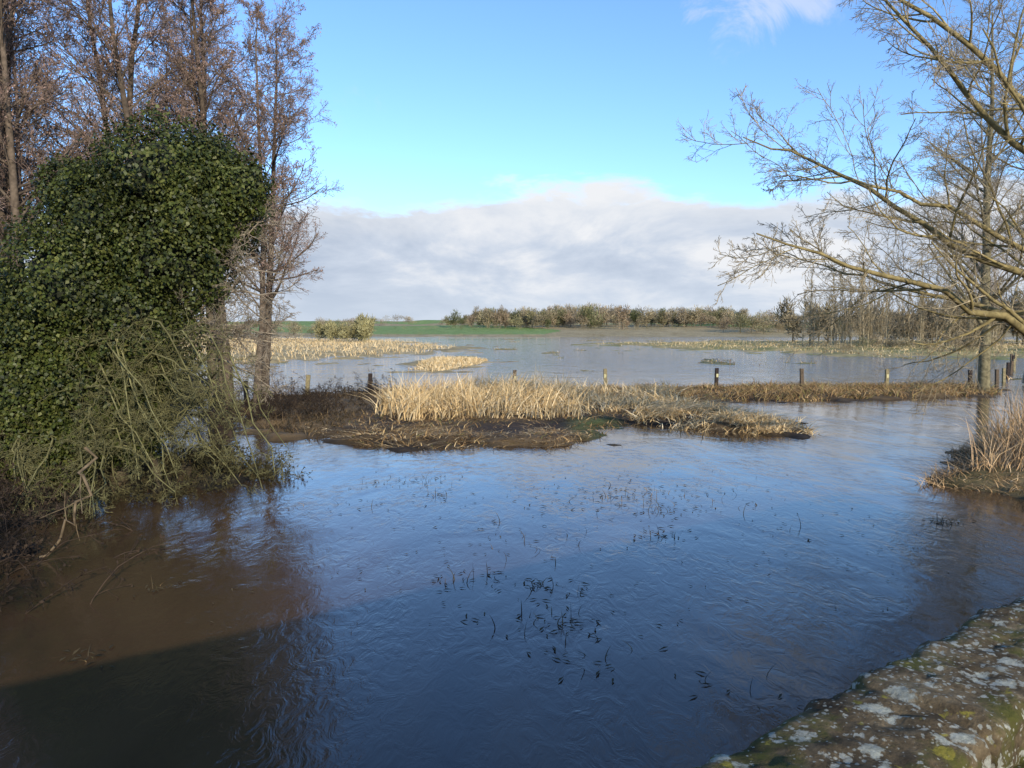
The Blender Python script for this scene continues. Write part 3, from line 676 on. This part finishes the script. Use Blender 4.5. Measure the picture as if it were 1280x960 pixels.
# ---------------------------------------------------------------- light, world, camera
EL, AZ = 18, 155
S = Vector((math.sin(math.radians(AZ))*math.cos(math.radians(EL)), math.cos(math.radians(AZ))*math.cos(math.radians(EL)), math.sin(math.radians(EL))))
sl = bpy.data.lights.new('sun', 'SUN'); sl.energy = 5; sl.angle = math.radians(.5); sl.color = (1, .89, .73)
so = link(bpy.data.objects.new('sun', sl)); so.rotation_euler = (-S).to_track_quat('-Z', 'Y').to_euler()
w = bpy.data.worlds.new('World'); scene.world = w; w.use_nodes = True; nt = w.node_tree
bg = nt.nodes['Background']; bg.inputs[1].default_value = .15
sk = N(nt, 'ShaderNodeTexSky', sky_type='NISHITA'); sk.sun_disc = False; sk.sun_elevation = math.radians(EL); sk.sun_rotation = math.radians(AZ); sk.air_density = 1.0; sk.dust_density = .2; sk.ozone_density = 1.8
nt.links.new(mixc(nt, 1.0, sk.outputs[0], (1.10, 1.40, 1.85), 'MULTIPLY'), bg.inputs[0])
tc = N(nt, 'ShaderNodeTexCoord'); dirv = tc.outputs['Generated']
sep = N(nt, 'ShaderNodeSeparateXYZ'); nt.links.new(dirv, sep.inputs[0])
mp = N(nt, 'ShaderNodeMapping'); mp.inputs['Scale'].default_value = (1, 1, 2.7); nt.links.new(dirv, mp.inputs[0])
cn_ = noise_node(nt, 4.2, 6, .6, mp.outputs[0], .25)
hgt = nmath(nt, 'MULTIPLY_ADD', cn_.outputs['Fac'], -.17, sep.outputs['Z'])
bank = nmap(nt, hgt, .088, .064)
mp2 = N(nt, 'ShaderNodeMapping'); mp2.inputs['Scale'].default_value = (1, 1, 1.7); mp2.inputs['Location'].default_value = (.35, 0, .2); nt.links.new(dirv, mp2.inputs[0])
wn = noise_node(nt, 2.6, 6, .6, mp2.outputs[0], .4); wisp = nmath(nt, 'MULTIPLY', nmap(nt, wn.outputs['Fac'], .60, .80), .6)
vd = N(nt, 'ShaderNodeVectorMath', operation='DISTANCE'); mp3 = N(nt, 'ShaderNodeMapping'); mp3.inputs['Scale'].default_value = (1, 1, 2.2); nt.links.new(dirv, mp3.inputs[0])
nt.links.new(mp3.outputs[0], vd.inputs[0]); vd.inputs[1].default_value = (.305, .876, .366*2.2)
n9 = noise_node(nt, 9, 6, .65, dirv, .7)
one = nmath(nt, 'MULTIPLY', nmap(nt, nmath(nt, 'MULTIPLY_ADD', n9.outputs['Fac'], -.36, vd.outputs['Value']), -.08, -.15), .5)
mask = nmath(nt, 'MAXIMUM', nmath(nt, 'MAXIMUM', bank, wisp), one)
sn = noise_node(nt, 4.4, 7, .6, mp.outputs[0], .35)
sh = ramp(nt, sn.outputs['Fac'], [(.36, (.50, .59, .74)), (.5, (.66, .74, .87)), (.62, (.94, .96, 1.0))])
hz_ = nmap(nt, sep.outputs['Z'], .09, 0.0, 0, .55)
edge = nmap(nt, hgt, .02, .08, 0, .6)
ccol = mixc(nt, edge, sh.outputs[0], (.95, .97, 1.0))
ccol = mixc(nt, hz_, ccol, (.74, .83, .95))
bg2 = N(nt, 'ShaderNodeBackground'); nt.links.new(ccol, bg2.inputs[0]); bg2.inputs[1].default_value = .93
mx = N(nt, 'ShaderNodeMixShader'); nt.links.new(mask, mx.inputs[0]); nt.links.new(bg.outputs[0], mx.inputs[1]); nt.links.new(bg2.outputs[0], mx.inputs[2])
nt.links.new(mx.outputs[0], nt.nodes['World Output'].inputs[0])

cam = bpy.data.cameras.new('camera'); cam.lens = 27; cam.sensor_width = 36; cam.clip_start = .05; cam.clip_end = 9000
co = link(bpy.data.objects.new('camera', cam)); co.location = (0, 0, 3.6); co.rotation_euler = (math.radians(90-4.05), 0, 0)
scene.camera = co
